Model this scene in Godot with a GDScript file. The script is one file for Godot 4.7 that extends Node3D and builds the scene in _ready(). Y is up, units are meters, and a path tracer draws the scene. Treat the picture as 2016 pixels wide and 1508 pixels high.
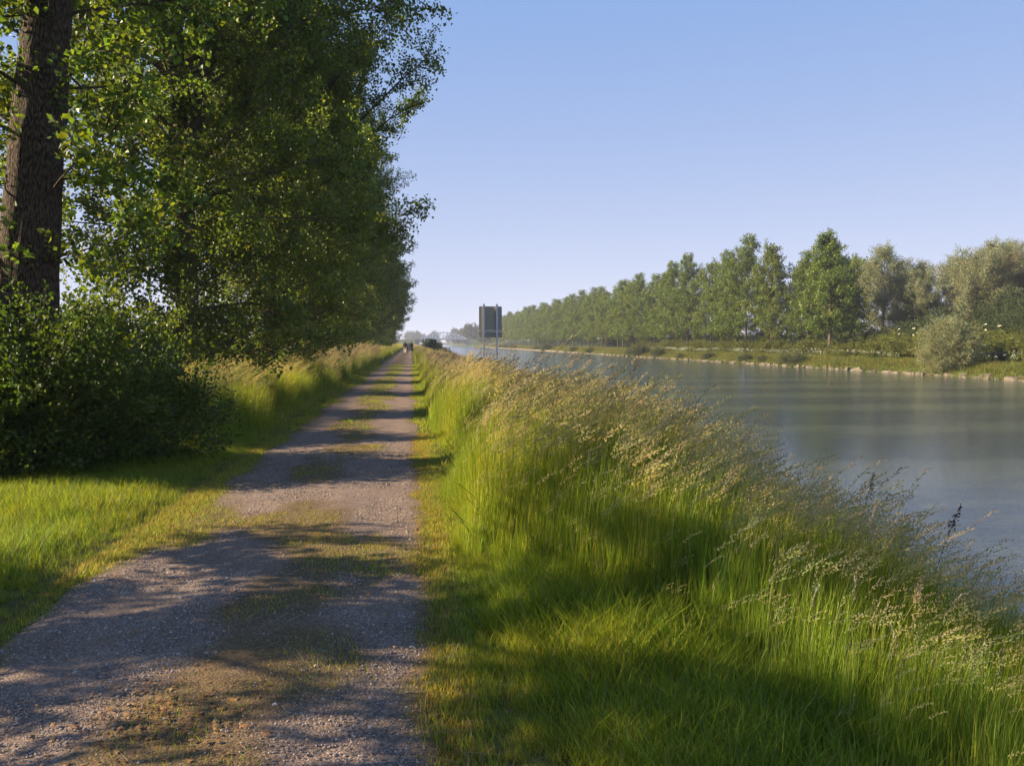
extends Node3D
# A gravel towpath beside a canal on a clear summer evening.
# x runs to the right of the path, -z runs along it, metres. The sun stands low on the left.

class Shape:
	var v := PackedVector3Array()
	var c := PackedColorArray()
	var n := PackedVector3Array()
	var ix := PackedInt32Array()
	func tri(a: Vector3, b: Vector3, d: Vector3, col: Color) -> void:
		var k := v.size()
		v.append(a); v.append(b); v.append(d)
		c.append(col); c.append(col); c.append(col)
		ix.append(k); ix.append(k + 1); ix.append(k + 2)
	func quad(a: Vector3, b: Vector3, d: Vector3, e: Vector3, col: Color) -> void:
		var k := v.size()
		v.append(a); v.append(b); v.append(d); v.append(e)
		for i in 4: c.append(col)
		for i in [0, 1, 2, 0, 2, 3]: ix.append(k + i)
	func box(lo: Vector3, hi: Vector3, col: Color) -> void:
		var p := []
		for i in 8:
			p.append(Vector3(hi.x if i & 1 else lo.x, hi.y if i & 2 else lo.y, hi.z if i & 4 else lo.z))
		for f in [[0, 1, 3, 2], [5, 4, 6, 7], [4, 0, 2, 6], [1, 5, 7, 3], [2, 3, 7, 6], [4, 5, 1, 0]]:
			quad(p[f[0]], p[f[1]], p[f[2]], p[f[3]], col)
	func bar(a: Vector3, b: Vector3, w: float, h: float, col: Color) -> void:
		var d := (b - a).normalized()
		var s := d.cross(Vector3.UP if absf(d.y) < 0.9 else Vector3.RIGHT).normalized()
		var u := s.cross(d)
		var q := []
		for e in [a, b]:
			for k in [[-1, -1], [1, -1], [1, 1], [-1, 1]]:
				q.append(e + s * (w * 0.5 * k[0]) + u * (h * 0.5 * k[1]))
		for i in 4:
			var j := (i + 1) % 4
			quad(q[i], q[j], q[4 + j], q[4 + i], col)
		quad(q[3], q[2], q[1], q[0], col)
		quad(q[4], q[5], q[6], q[7], col)
	func tube(p: Array, r: Array, sides: int, col: Color, rough := 0.0, noise: FastNoiseLite = null) -> void:
		var k := v.size()
		var m := p.size()
		var side := Vector3.ZERO
		for i in m:
			var d: Vector3 = ((p[mini(i + 1, m - 1)] as Vector3) - (p[maxi(i - 1, 0)] as Vector3)).normalized()
			if side == Vector3.ZERO:
				side = d.cross(Vector3(0.31, 0.2, 0.93)).normalized()
			side = (side - d * side.dot(d)).normalized()
			var up := d.cross(side)
			for j in sides:
				var a := TAU * j / sides
				var o := side * cos(a) + up * sin(a)
				var rr: float = r[i]
				if noise:
					rr *= 1.0 + rough * noise.get_noise_3d(o.x * 1.0, p[i].y * 0.35, o.z * 1.0)
				v.append(p[i] + o * rr); c.append(col)
		for i in m - 1:
			for j in sides:
				var a := k + i * sides + j
				var b := k + i * sides + (j + 1) % sides
				for q in [a, b, b + sides, a, b + sides, a + sides]: ix.append(q)
	func leaf(b: Vector3, d: Vector3, w: Vector3, l: float, wide: float, col: Color) -> void:
		var nn := d.cross(w)
		var m := b + d * (l * 0.4)
		var q := nn * (l * 0.12)
		var k := v.size()
		v.append(b); v.append(m + w * (l * wide) + q); v.append(b + d * l); v.append(m - w * (l * wide) + q)
		for i in 4: c.append(col)
		for i in [0, 1, 2, 0, 2, 3]: ix.append(k + i)
	func mesh(smooth := false) -> ArrayMesh:
		var a := []
		a.resize(Mesh.ARRAY_MAX)
		a[Mesh.ARRAY_VERTEX] = v
		a[Mesh.ARRAY_COLOR] = c
		a[Mesh.ARRAY_INDEX] = ix
		if smooth:
			var nr := PackedVector3Array()
			nr.resize(v.size())
			for i in range(0, ix.size(), 3):
				var f := (v[ix[i + 2]] - v[ix[i]]).cross(v[ix[i + 1]] - v[ix[i]])
				for j in 3: nr[ix[i + j]] += f
			for i in nr.size(): nr[i] = nr[i].normalized()
			a[Mesh.ARRAY_NORMAL] = nr
		elif n.size() == v.size():
			a[Mesh.ARRAY_NORMAL] = n
		var m := ArrayMesh.new()
		m.add_surface_from_arrays(Mesh.PRIMITIVE_TRIANGLES, a)
		return m

var rg := RandomNumberGenerator.new()
var patch := FastNoiseLite.new()
var fine := FastNoiseLite.new()
var bark_noise := FastNoiseLite.new()
var names := {}
var M := {}

const WATER := -0.8
const EYE := 1.6
const POPLAR_LEAF := Color(0.12, 0.175, 0.024)
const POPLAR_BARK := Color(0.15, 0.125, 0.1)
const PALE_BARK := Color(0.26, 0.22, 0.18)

func rnd(a: float, b: float) -> float: return rg.randf_range(a, b)
func dirv() -> Vector3:
	var y := rnd(-1, 1); var a := rnd(0, TAU); var s := sqrt(1 - y * y)
	return Vector3(cos(a) * s, y, sin(a) * s)
func tint(spread: float, warm := 0.0) -> Color:
	var k := 1.0 + rnd(-spread, spread)
	var w := rnd(-warm, warm)
	return Color(k * (1 + w), k, k * (1 - w))
func numbered(called: String) -> String:
	var k: int = names.get(called, 0)
	names[called] = k + 1
	return called if k == 0 else "%s_%03d" % [called, k]
func tag(o: Node, label: String, category: String, group := "", kind := "") -> Node:
	if label: o.set_meta("label", label)
	if category: o.set_meta("category", category)
	if group: o.set_meta("group", group)
	if kind: o.set_meta("kind", kind)
	return o
func thing(called: String, label: String, category: String, at := Vector3.ZERO, group := "", kind := "") -> Node3D:
	var o := Node3D.new()
	o.name = numbered(called)
	add_child(o)
	o.position = at
	tag(o, label, category, group, kind)
	return o
func part(called: String, m: Mesh, mat: Material, parent: Node) -> MeshInstance3D:
	var o := MeshInstance3D.new()
	o.name = called
	o.mesh = m
	o.material_override = mat
	parent.add_child(o, true)
	return o
func solo(called: String, m: Mesh, mat: Material, label: String, category: String, group := "", kind := "") -> MeshInstance3D:
	var o := part(numbered(called), m, mat, self)
	tag(o, label, category, group, kind)
	return o
func many(called: String, m: Mesh, mat: Material, where: Array, cols: PackedColorArray, parent: Node, kind := "") -> MultiMeshInstance3D:
	var mm := MultiMesh.new()
	mm.transform_format = MultiMesh.TRANSFORM_3D
	mm.use_colors = true
	mm.mesh = m
	mm.instance_count = where.size()
	for i in where.size():
		mm.set_instance_transform(i, where[i])
		mm.set_instance_color(i, cols[i])
	var o := MultiMeshInstance3D.new()
	o.name = called
	o.multimesh = mm
	o.material_override = mat
	parent.add_child(o, true)
	if kind: o.set_meta("kind", kind)
	return o
func baked(called: String, leaf_shape: Shape, mat: Material, where: Array, parent: Node) -> void:
	# every sprig of one crown joined into one mesh, each sprig with a tone of its own
	var tones := []
	for k in 12:
		var q := tint(0.24, 0.14)
		var cc := PackedColorArray()
		for e in leaf_shape.c: cc.append(e * q)
		tones.append(cc)
	var s := Shape.new()
	for i in where.size():
		var k := s.v.size()
		s.v.append_array((where[i] as Transform3D) * leaf_shape.v)
		s.c.append_array(tones[rg.randi() % 12])
		for q in leaf_shape.ix: s.ix.append(k + q)
	part(called, s.mesh(), mat, parent)
func copy(o: Node3D, called: String, at: Vector3, turn: float, size: float, label := "", group := "") -> Node3D:
	var r: Node3D = o.duplicate()
	r.name = numbered(called)
	add_child(r)
	r.position = at
	r.rotation = Vector3(0, turn, 0)
	r.scale = Vector3.ONE * size
	if label: r.set_meta("label", label)
	if group: r.set_meta("group", group)
	return r

# ---------------------------------------------------------------- materials
func lin(r: float, g: float, b: float) -> Color: return Color(r, g, b).linear_to_srgb()
func plain(called: String, col: Color, rough: float, spec := 0.5) -> StandardMaterial3D:
	var m := StandardMaterial3D.new()
	m.resource_name = called
	m.albedo_color = col
	m.roughness = rough
	m.metallic_specular = spec
	M[called] = m
	return m
func leafy(called: String, rough: float, back: float, spec := 0.5) -> StandardMaterial3D:
	var m := plain(called, Color.WHITE, rough, spec)
	m.vertex_color_use_as_albedo = true
	m.cull_mode = BaseMaterial3D.CULL_DISABLED
	if back > 0.0:
		m.backlight_enabled = true
		m.backlight = lin(back, back * 0.95, back * 0.45)
	return m
func noise_tex(size: int, freq: float, type: int, ramp: Array, octaves := 4, seed_ := 3, stretch := false) -> NoiseTexture2D:
	var n := FastNoiseLite.new()
	n.noise_type = type
	n.frequency = freq
	n.seed = seed_
	n.fractal_octaves = octaves
	if octaves == 1: n.fractal_type = FastNoiseLite.FRACTAL_NONE
	if type == FastNoiseLite.TYPE_CELLULAR:
		n.cellular_return_type = FastNoiseLite.RETURN_CELL_VALUE if stretch else FastNoiseLite.RETURN_DISTANCE
		n.cellular_jitter = 1.1
	var t := NoiseTexture2D.new()
	t.width = size
	t.height = size
	t.seamless = true
	t.seamless_blend_skirt = 0.1
	t.normalize = true
	t.noise = n
	if ramp:
		var g := Gradient.new()
		g.offsets = PackedFloat32Array(ramp[0])
		g.colors = PackedColorArray(ramp[1])
		t.color_ramp = g
	return t

func make_materials() -> void:
	leafy("poplar_leaf", 0.45, 1.15, 0.5)
	leafy("shrub_leaf", 0.5, 1.1)
	leafy("far_leaf", 0.6, 1.0, 0.4)
	leafy("grass", 0.55, 1.1, 0.4)
	leafy("straw", 0.7, 0.5, 0.4)
	leafy("petal", 0.7, 0.6, 0.3)
	var g := leafy("soil", 0.95, 0.0, 0.25)
	g.albedo_texture = noise_tex(512, 0.02, FastNoiseLite.TYPE_SIMPLEX, [[0.0, 0.5, 1.0], [Color(0.62, 0.6, 0.55), Color(0.85, 0.85, 0.8), Color(1, 1, 1)]], 5, 11)
	g.uv1_triplanar = true
	g.uv1_world_triplanar = true
	g.uv1_scale = Vector3.ONE * 0.35
	var p := leafy("gravel", 0.85, 0.0, 0.4)
	p.albedo_texture = noise_tex(1024, 0.16, FastNoiseLite.TYPE_CELLULAR, [[0.0, 0.3, 0.6, 0.85, 1.0], [Color(0.46, 0.44, 0.45), Color(0.62, 0.6, 0.6), Color(0.78, 0.75, 0.74), Color(0.9, 0.87, 0.86), Color(1, 1, 1)]], 3, 5, true)
	p.heightmap_enabled = true
	p.heightmap_texture = noise_tex(1024, 0.16, FastNoiseLite.TYPE_CELLULAR, [[0.0, 0.55, 1.0], [Color.WHITE, Color(0.6, 0.6, 0.6), Color.BLACK]], 3, 5)
	p.heightmap_scale = 0.6
	p.uv1_triplanar = true
	p.uv1_world_triplanar = true
	p.uv1_scale = Vector3(0.5, 0.5, 0.57)
	leafy("stone", 0.85, 0.0, 0.4)
	var rock := leafy("rock", 0.9, 0.0, 0.35)
	rock.albedo_texture = noise_tex(256, 0.03, FastNoiseLite.TYPE_SIMPLEX, [[0.0, 1.0], [Color(0.6, 0.58, 0.55), Color(1, 1, 1)]], 4, 8)
	rock.uv1_triplanar = true
	rock.uv1_world_triplanar = true
	rock.uv1_scale = Vector3.ONE * 1.2
	var b := leafy("bark", 0.95, 0.0, 0.25)
	b.albedo_texture = noise_tex(512, 0.03, FastNoiseLite.TYPE_SIMPLEX, [[0.0, 0.35, 0.6, 1.0], [Color(0.3, 0.28, 0.27), Color(0.6, 0.57, 0.54), Color(0.85, 0.82, 0.78), Color(1, 1, 1)]], 5, 21)
	b.heightmap_enabled = true
	b.heightmap_texture = noise_tex(512, 0.03, FastNoiseLite.TYPE_SIMPLEX, [[0.0, 0.4, 0.65, 1.0], [Color.BLACK, Color(0.5, 0.5, 0.5), Color.WHITE, Color.WHITE]], 5, 21)
	b.heightmap_scale = 4.0
	b.uv1_triplanar = true
	b.uv1_scale = Vector3(2.6, 0.55, 2.6)
	var w := plain("water", lin(0.052, 0.06, 0.042), 0.08, 0.7)
	w.clearcoat_enabled = true
	w.clearcoat = 0.65
	w.clearcoat_roughness = 0.15
	w.heightmap_enabled = true
	w.heightmap_texture = noise_tex(1024, 0.012, FastNoiseLite.TYPE_SIMPLEX, [], 4, 31)
	w.heightmap_scale = 9.0
	w.uv1_triplanar = true
	w.uv1_world_triplanar = true
	w.uv1_scale = Vector3(0.3, 0.3, 0.8)
	var s := plain("galvanised", lin(0.45, 0.46, 0.5), 0.4)
	s.metallic = 0.6
	var s2 := plain("sign_back", lin(0.36, 0.315, 0.24), 0.55)
	s2.metallic = 0.0
	plain("white_steel", lin(0.78, 0.79, 0.8), 0.5)
	plain("concrete", lin(0.32, 0.31, 0.29), 0.9, 0.3)
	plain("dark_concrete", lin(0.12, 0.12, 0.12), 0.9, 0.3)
	plain("skin", lin(0.42, 0.25, 0.18), 0.6)
	plain("dark_cloth", lin(0.02, 0.016, 0.022), 0.9, 0.3)
	plain("brown_cloth", lin(0.06, 0.028, 0.03), 0.9, 0.3)
	plain("pale_cloth", lin(0.5, 0.42, 0.38), 0.9, 0.3)
	plain("hair", lin(0.025, 0.016, 0.012), 0.6)
	plain("fair_hair", lin(0.3, 0.22, 0.13), 0.6)
	plain("shoe", lin(0.03, 0.03, 0.035), 0.7)

# ---------------------------------------------------------------- ground
const PROFILE := [[-5000, -1.5], [-60, -1.2], [-14, -0.6], [-9, -0.1], [-6, 0.1], [-3, 0.05], [-2.3, 0.0], [0.15, 0.0], [0.6, 0.03], [1.9, -0.03], [2.6, -0.28], [3.9, -0.78], [5, -1.4], [8, -2.5], [34, -2.5], [37.5, -1.3], [38.4, -0.78], [39.2, -0.4], [40.5, -0.05], [43, 0.15], [47, 0.35], [52, 0.8], [60, 2.2], [75, 3.2], [200, 3.2], [5000, 2.0]]
func gy(x: float) -> float:
	for i in range(1, PROFILE.size()):
		if x <= PROFILE[i][0]:
			var a: Array = PROFILE[i - 1]
			var b: Array = PROFILE[i]
			return lerpf(a[1], b[1], (x - a[0]) / (b[0] - a[0]))
	return 2.0
func path_left(d: float) -> float:
	return -2.18 + 0.16 * patch.get_noise_2d(d * 5.0, 70.0) + (0.2 if d < 5 else 0.0) * 0.0
func path_right(d: float) -> float:
	return 0.14 + 0.12 * patch.get_noise_2d(d * 6.0, 10.0) + 0.07 * fine.get_noise_2d(d * 22.0, 40.0)
func on_path_grass(x: float, d: float) -> float:
	# how much moss and thin grass covers the gravel, 0..1
	var mid := 1.0 - absf(x + 0.98) / 0.5
	var e := minf(x - path_left(d), path_right(d) - x)
	var n := patch.get_noise_2d(x * 9.0, d * 6.0) + 0.5 * fine.get_noise_2d(x * 12.0, d * 8.0)
	var far := smoothstep(7.0, 13.0, d)
	var m := clampf(mid * (0.8 + 1.2 * far) + n * 2.2 + 0.08, 0, 1)
	var edge := clampf(1.0 - e / (0.32 if x < -1 else 0.2) + n * 1.2, 0, 1)
	var loose := clampf(n * 2.6 - 0.05, 0, 1) * (1.0 - far)
	return clampf(maxf(m * smoothstep(-0.5, 0.2, mid), maxf(edge, loose * 0.8)), 0, 1)

func build_ground() -> void:
	var xs := []
	for e in PROFILE: xs.append(float(e[0]))
	for k in 60: xs.append(-7.0 + k * 0.2)
	xs.append_array([-2000.0, -800.0, -300.0, -120.0, -35.0, 100.0, 140.0, 300.0, 900.0, 2000.0])
	xs.sort()
	var zs := [400.0, 100.0, 40.0]
	var z := 20.0
	while z > -5000.0:
		zs.append(z)
		z -= 0.25 if z > -25.0 and z < 2.0 else maxf(0.5, absf(z) * 0.03)
	zs.append(-5000.0)
	var g := Shape.new()
	for zz in zs:
		for x in xs:
			var y := gy(x)
			if absf(x) < 30: y += 0.03 * fine.get_noise_2d(x * 3, zz * 3) * (0.0 if x > -2.4 and x < 0.3 else 1.0)
			g.v.append(Vector3(x, y, zz))
			var k := 0.5 + 0.5 * patch.get_noise_2d(x * 2.0, zz * 2.0)
			var col := Color(0.13, 0.11, 0.045).lerp(Color(0.09, 0.115, 0.025), k)
			if x > 38 or x < -12: col = Color(0.1, 0.13, 0.03).lerp(Color(0.08, 0.11, 0.02), k)
			g.c.append(col)
	var m := xs.size()
	for i in zs.size() - 1:
		for j in m - 1:
			var a := i * m + j
			for q in [a, a + m, a + m + 1, a, a + m + 1, a + 1]: g.ix.append(q)
	var o := part("ground", g.mesh(true), M.soil, self)
	o.set_meta("kind", "structure")
	# the gravel path, a sheet on the ground with ragged edges
	var p := Shape.new()
	var ds := []
	var d := -14.0
	while d < 330.0:
		ds.append(d)
		d += 0.045 if d > 2.2 and d < 12.0 else (0.12 if d > 0 and d < 30 else 0.6)
	var cols := 56
	for dd in ds:
		var a := path_left(dd)
		var b := path_right(dd)
		for j in cols + 1:
			var x := lerpf(a, b, float(j) / cols)
			var t := clampf(minf(x - a, b - x) / 0.3, 0, 1)
			var rut := exp(-pow((x + 0.25) / 0.28, 2.0)) + exp(-pow((x + 1.72) / 0.28, 2.0))
			var y := 0.005 + 0.03 * t - 0.018 * rut * t + 0.012 * t * fine.get_noise_2d(x * 14, dd * 14)
			p.v.append(Vector3(x, y, -dd))
			var moss := on_path_grass(x, dd)
			var k := 0.5 + 0.5 * fine.get_noise_2d(x * 30 + 90, dd * 30)
			var stone := Color(0.3, 0.222, 0.172).lerp(Color(0.4, 0.305, 0.245), k)
			var dirt := Color(0.15, 0.095, 0.05).lerp(Color(0.27, 0.19, 0.07), k)
			p.c.append(stone.lerp(dirt, clampf(moss * 1.1, 0, 0.92)))
	for i in ds.size() - 1:
		for j in cols:
			var a := i * (cols + 1) + j
			for q in [a, a + cols + 1, a + cols + 2, a, a + cols + 2, a + 1]: p.ix.append(q)
	o = part("path", p.mesh(true), M.gravel, self)
	o.set_meta("kind", "structure")
	var w := Shape.new()
	w.quad(Vector3(3, WATER, 400), Vector3(3, WATER, -4000), Vector3(38.9, WATER, -4000), Vector3(38.9, WATER, 400), Color.WHITE)
	o = part("water", w.mesh(true), M.water, self)
	o.set_meta("kind", "structure")

# ---------------------------------------------------------------- grass
func blade(s: Shape, b: Vector3, az: float, h: float, lean: float, bend: float, w: float, col: Color, segs := 3) -> Vector3:
	var out := Vector3(cos(az), 0, sin(az))
	var side := Vector3(-sin(az + rnd(-0.7, 0.7)), 0, cos(az)).normalized()
	var k := s.v.size()
	var p := b
	var th := lean
	for i in segs + 1:
		var t := float(i) / segs
		var ww := w * (1.0 - 0.9 * t * t) * 0.5
		if i == segs:
			s.v.append(p); s.c.append(col)
		else:
			s.v.append(p - side * ww); s.v.append(p + side * ww)
			s.c.append(col); s.c.append(col)
		if i < segs - 1:
			var a := k + i * 2
			for q in [a, a + 1, a + 3, a, a + 3, a + 2]: s.ix.append(q)
		elif i == segs - 1:
			var a := k + i * 2
			for q in [a, a + 1, a + 2]: s.ix.append(q)
		if i < segs:
			p += (out * sin(th) + Vector3.UP * cos(th)) * (h / segs)
			th += bend / segs
	return p
func stalk(s: Shape, az: float, h: float, lean: float, bend: float, r0: float, col: Color) -> Vector3:
	var p := Vector3(0, -0.05, 0)
	var pts := [p]
	var rs := [r0]
	var th := lean
	for i in 6:
		p += (Vector3(cos(az), 0, sin(az)) * sin(th) + Vector3.UP * cos(th)) * (h / 6.0)
		th += bend / 6.0
		pts.append(p)
		rs.append(r0 * (1.0 - 0.09 * (i + 1)))
	s.tube(pts, rs, 5, col)
	return p
func grass_col() -> Color:
	var r := rg.randf()
	if r < 0.06: return Color(0.38, 0.31, 0.1) * rnd(0.7, 1.1)
	if r < 0.45: return Color(0.36, 0.4, 0.036) * rnd(0.55, 1.3)
	return Color(0.24, 0.335, 0.03) * rnd(0.5, 1.3)
func head(s: Shape, b: Vector3, d: Vector3, l: float, count: int, size: float, open: float) -> void:
	# a panicle: small spikelets on short side branches round a drooping stalk
	var col := Color(0.47, 0.39, 0.22) if rg.randf() < 0.6 else Color(0.4, 0.32, 0.22)
	if rg.randf() < 0.25: col = Color(0.4, 0.38, 0.13)
	for i in count:
		var t := (i + rg.randf()) / count
		var at := b + d * (l * t) + Vector3(0.12, -0.25, 0) * (l * t * t)
		var o := dirv()
		o = (o - d * o.dot(d) * 0.5).normalized()
		var reach := open * l * (1.0 - 0.75 * t) * rnd(0.4, 1.0)
		at += o * reach
		var dd := (d * 1.2 + o * 0.6 + Vector3(0, -0.1, 0)).normalized()
		s.leaf(at, dd, dd.cross(dirv()).normalized(), size * rnd(0.8, 1.3), 0.2, col * rnd(0.8, 1.2))
func tall_tuft(seed_: int, spread: float, blades: int, stems: int, h: float, w: float, spikelets: int, size: float, segs: int) -> ArrayMesh:
	rg.seed = seed_
	var s := Shape.new()
	for i in blades:
		var b := Vector3(rnd(-spread, spread), 0, rnd(-spread, spread))
		blade(s, b, rnd(-1.9, 1.9) if rg.randf() < 0.6 else rnd(0, TAU), h * rnd(0.35, 0.85), rnd(0.0, 0.24), rnd(0.0, 0.9) * rg.randf(), w * rnd(0.7, 1.3), grass_col(), segs)
	for i in stems:
		var b := Vector3(rnd(-spread, spread), 0, rnd(-spread, spread))
		var az := rnd(-0.9, 0.9)
		var hh := h * rnd(0.72, 1.05)
		var tip := blade(s, b, az, hh, rnd(0.0, 0.18), rnd(0.15, 0.45), w * 0.55, Color(0.2, 0.21, 0.05) if rg.randf() < 0.6 else Color(0.34, 0.27, 0.11), segs)
		var d := Vector3(cos(az) * 0.75, 0.8, sin(az) * 0.6).normalized()
		head(s, tip - d * 0.1 * h, d, h * rnd(0.16, 0.28), spikelets, size, rnd(0.02, 0.11))
	return s.mesh()
func short_tuft(seed_: int, spread: float, blades: int, h: float, w: float, dry: float, segs := 2, green := Color.BLACK) -> ArrayMesh:
	rg.seed = seed_
	var s := Shape.new()
	for i in blades:
		var b := Vector3(rnd(-spread, spread), 0, rnd(-spread, spread))
		var col := grass_col()
		if green != Color.BLACK: col = green * rnd(0.55, 1.35)
		if rg.randf() < dry: col = Color(0.36, 0.27, 0.09) * rnd(0.7, 1.15)
		blade(s, b, rnd(0, TAU), h * rnd(0.45, 1.2), rnd(0.0, 0.7), rnd(0.2, 1.2), w * rnd(0.7, 1.3), col, segs)
	return s.mesh()

func scatter(x0: float, x1: float, d0: float, d1: float, per_m2: float, seed_: int, keep: Callable) -> Array:
	# [transforms, colours]; keep returns the size of the tuft at (x, d), 0 for none
	rg.seed = seed_
	var where := []
	var cols := PackedColorArray()
	for i in int((x1 - x0) * (d1 - d0) * per_m2):
		var x := rnd(x0, x1)
		var d := rnd(d0, d1)
		var k: float = keep.call(x, d)
		if k <= 0.02: continue
		k *= rnd(0.8, 1.2)
		where.append(Transform3D(Basis(Vector3.UP, rnd(-1.0, 1.0)).scaled(Vector3(k, k, k)), Vector3(x, gy(x) - 0.01, -d)))
		var n := patch.get_noise_2d(x * 11.0 + 300.0, d * 9.0)   # drier and lusher patches
		var q := tint(0.2, 0.12)
		cols.append(Color(q.r * (1.0 + 0.28 * n), q.g * (1.0 + 0.1 * n), q.b))
	return [where, cols]
func tufts(parent: Node, m: Mesh, mat: Material, sc: Array) -> void:
	if sc[0].size(): many("tufts", m, mat, sc[0], sc[1], parent)

func tall_right(x: float, d: float) -> float:
	# height in metres of the tall grass on the canal side
	var edge := lerpf(1.75, 0.5, clampf((d - 2.8) / 3.0, 0, 1)) + 0.18 * patch.get_noise_2d(d * 8.0, 5.0)
	if d > 8.5 and d < 14.0: edge += 0.25 * sin((d - 8.5) / 5.5 * PI)
	var t := smoothstep(edge - 0.28, edge + 0.28, x)
	if t <= 0.0: return 0.0
	var top := lerpf(1.1, 1.26, smoothstep(3.0, 7.5, d)) * lerpf(1.0, 0.76, smoothstep(11.0, 24.0, d))
	top *= lerpf(1.0, 0.8, smoothstep(2.6, 3.8, x)) * lerpf(0.62, 1.0, smoothstep(2.6, 4.2, d))
	return top * t * (0.86 + 0.3 * patch.get_noise_2d(x * 7.0, d * 5.0))
func tall_left(x: float, d: float) -> float:
	var edge := -2.62 - 0.3 * patch.get_noise_2d(d * 4.0, 33.0)
	var t := smoothstep(edge + 0.1, edge - 0.5, x) * smoothstep(11.2, 13.0, d + 0.25 * (x + 2.6) * -1.0)
	return 1.2 * t * (0.9 + 0.3 * patch.get_noise_2d(x * 6.0, d * 4.0))

func build_grass() -> void:
	var a1 := tall_tuft(101, 0.09, 34, 2, 1.0, 0.0055, 22, 0.02, 4)
	var a2 := tall_tuft(102, 0.1, 38, 1, 1.0, 0.005, 26, 0.018, 4)
	var a3 := tall_tuft(103, 0.1, 42, 0, 0.85, 0.006, 24, 0.018, 4)
	var b1 := tall_tuft(104, 0.2, 30, 3, 1.0, 0.012, 14, 0.034, 3)
	var b2 := tall_tuft(105, 0.2, 32, 1, 1.0, 0.012, 12, 0.04, 3)
	var c1 := tall_tuft(106, 0.5, 40, 2, 1.0, 0.03, 9, 0.07, 2)
	var node := thing("tall_grass", "tall seeding meadow grass on the canal bank right of the path", "grass", Vector3.ZERO, "", "stuff")
	tufts(node, a1, M.grass, scatter(0.3, 3.9, 2.6, 15.0, 62, 201, tall_right))
	tufts(node, a2, M.grass, scatter(0.3, 4.1, 2.2, 15.0, 62, 202, tall_right))
	tufts(node, a3, M.grass, scatter(0.3, 4.1, 1.8, 15.0, 62, 203, tall_right))
	tufts(node, short_tuft(141, 0.1, 9, 0.5, 0.022, 0.0, 5, Color(0.2, 0.32, 0.03)), M.grass, scatter(0.4, 3.9, 2.0, 15.0, 5.0, 210, func(x, d): return 1.1 * tall_right(x, d)))
	for k in 3:   # sparse stems that overtop the rest
		tufts(node, tall_tuft(131 + k, 0.02, 1, 1, 1.22, 0.006, 34 - 6 * k, 0.02, 5), M.grass, scatter(0.5, 4.2, 2.6, 15.0, 4.5, 207 + k, tall_right))
	tufts(node, b1, M.grass, scatter(0.35, 4.0, 15.0, 60.0, 26, 204, tall_right))
	tufts(node, b2, M.grass, scatter(0.35, 4.0, 15.0, 60.0, 26, 205, tall_right))
	tufts(node, c1, M.grass, scatter(0.35, 4.2, 60.0, 330.0, 7, 206, func(x, d): return tall_right(x, d) * 0.95))
	node = thing("tall_grass", "tall seeding grass on the verge between path and poplar row", "grass", Vector3.ZERO, "", "stuff")
	tufts(node, a1, M.grass, scatter(-5.5, -2.4, 11.0, 24.0, 36, 211, tall_left))
	tufts(node, a3, M.grass, scatter(-5.5, -2.4, 11.0, 24.0, 44, 212, tall_left))
	tufts(node, b1, M.grass, scatter(-5.5, -2.4, 24.0, 70.0, 20, 213, tall_left))
	tufts(node, b2, M.grass, scatter(-5.5, -2.4, 24.0, 70.0, 20, 214, tall_left))
	tufts(node, c1, M.grass, scatter(-5.0, -2.4, 70.0, 250.0, 7, 215, tall_left))
	# mown verges
	var s1 := short_tuft(121, 0.06, 24, 0.17, 0.0036, 0.03)
	var s2 := short_tuft(122, 0.07, 24, 0.1, 0.0036, 0.18)
	var s3 := short_tuft(123, 0.05, 20, 0.045, 0.004, 0.45)
	var s4 := short_tuft(124, 0.16, 26, 0.16, 0.014, 0.25)
	node = thing("short_grass", "short green grass beside the gravel path below the shrubs", "grass", Vector3.ZERO, "", "stuff")
	var keep_l := func(x, d):
		var e: float = path_left(d) - x
		if e < -0.15 * rg.randf(): return 0.0
		return smoothstep(0.0, 0.7, e) * (0.75 + 0.5 * patch.get_noise_2d(x * 8.0, d * 8.0)) + 0.3
	tufts(node, s1, M.grass, scatter(-9.0, -1.9, 3.0, 13.0, 150, 221, keep_l))
	tufts(node, s2, M.grass, scatter(-7.0, -1.9, 3.0, 13.0, 150, 222, keep_l))
	tufts(node, s4, M.grass, scatter(-3.6, -2.0, 13.0, 60.0, 45, 223, keep_l))
	node = thing("short_grass", "short patchy grass on the verge at the foot of the tall canal grass", "grass", Vector3.ZERO, "", "stuff")
	var keep_r := func(x, d):
		var e: float = x - path_right(d)
		if e < -0.15 * rg.randf(): return 0.0
		return smoothstep(0.0, 0.8, e) * (0.9 + 0.7 * patch.get_noise_2d(x * 8.0, d * 8.0)) + 0.25
	tufts(node, s1, M.grass, scatter(0.1, 3.2, 1.8, 9.0, 300, 224, func(x, d): return keep_r.call(x, d) * 1.35))
	tufts(node, s2, M.grass, scatter(0.1, 2.2, 1.8, 9.0, 260, 225, keep_r))
	tufts(node, s4, M.grass, scatter(0.1, 1.0, 9.0, 60.0, 70, 226, keep_r))
	node = thing("path_moss", "thin yellowish moss and grass growing through the gravel path", "moss", Vector3.ZERO, "", "stuff")
	var keep_m := func(x, d):
		var m := on_path_grass(x, d)
		return 0.0 if m < 0.3 or rg.randf() > m else 0.5 + 0.8 * m
	tufts(node, s3, M.grass, scatter(-2.3, 0.3, 1.8, 14.0, 800, 231, keep_m))
	tufts(node, short_tuft(125, 0.08, 22, 0.06, 0.008, 0.45), M.grass, scatter(-2.3, 0.3, 14.0, 60.0, 90, 232, keep_m))
	# the far bank
	node = thing("bank_grass", "grass strip on the opposite canal bank above the stones", "grass", Vector3.ZERO, "", "stuff")
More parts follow.
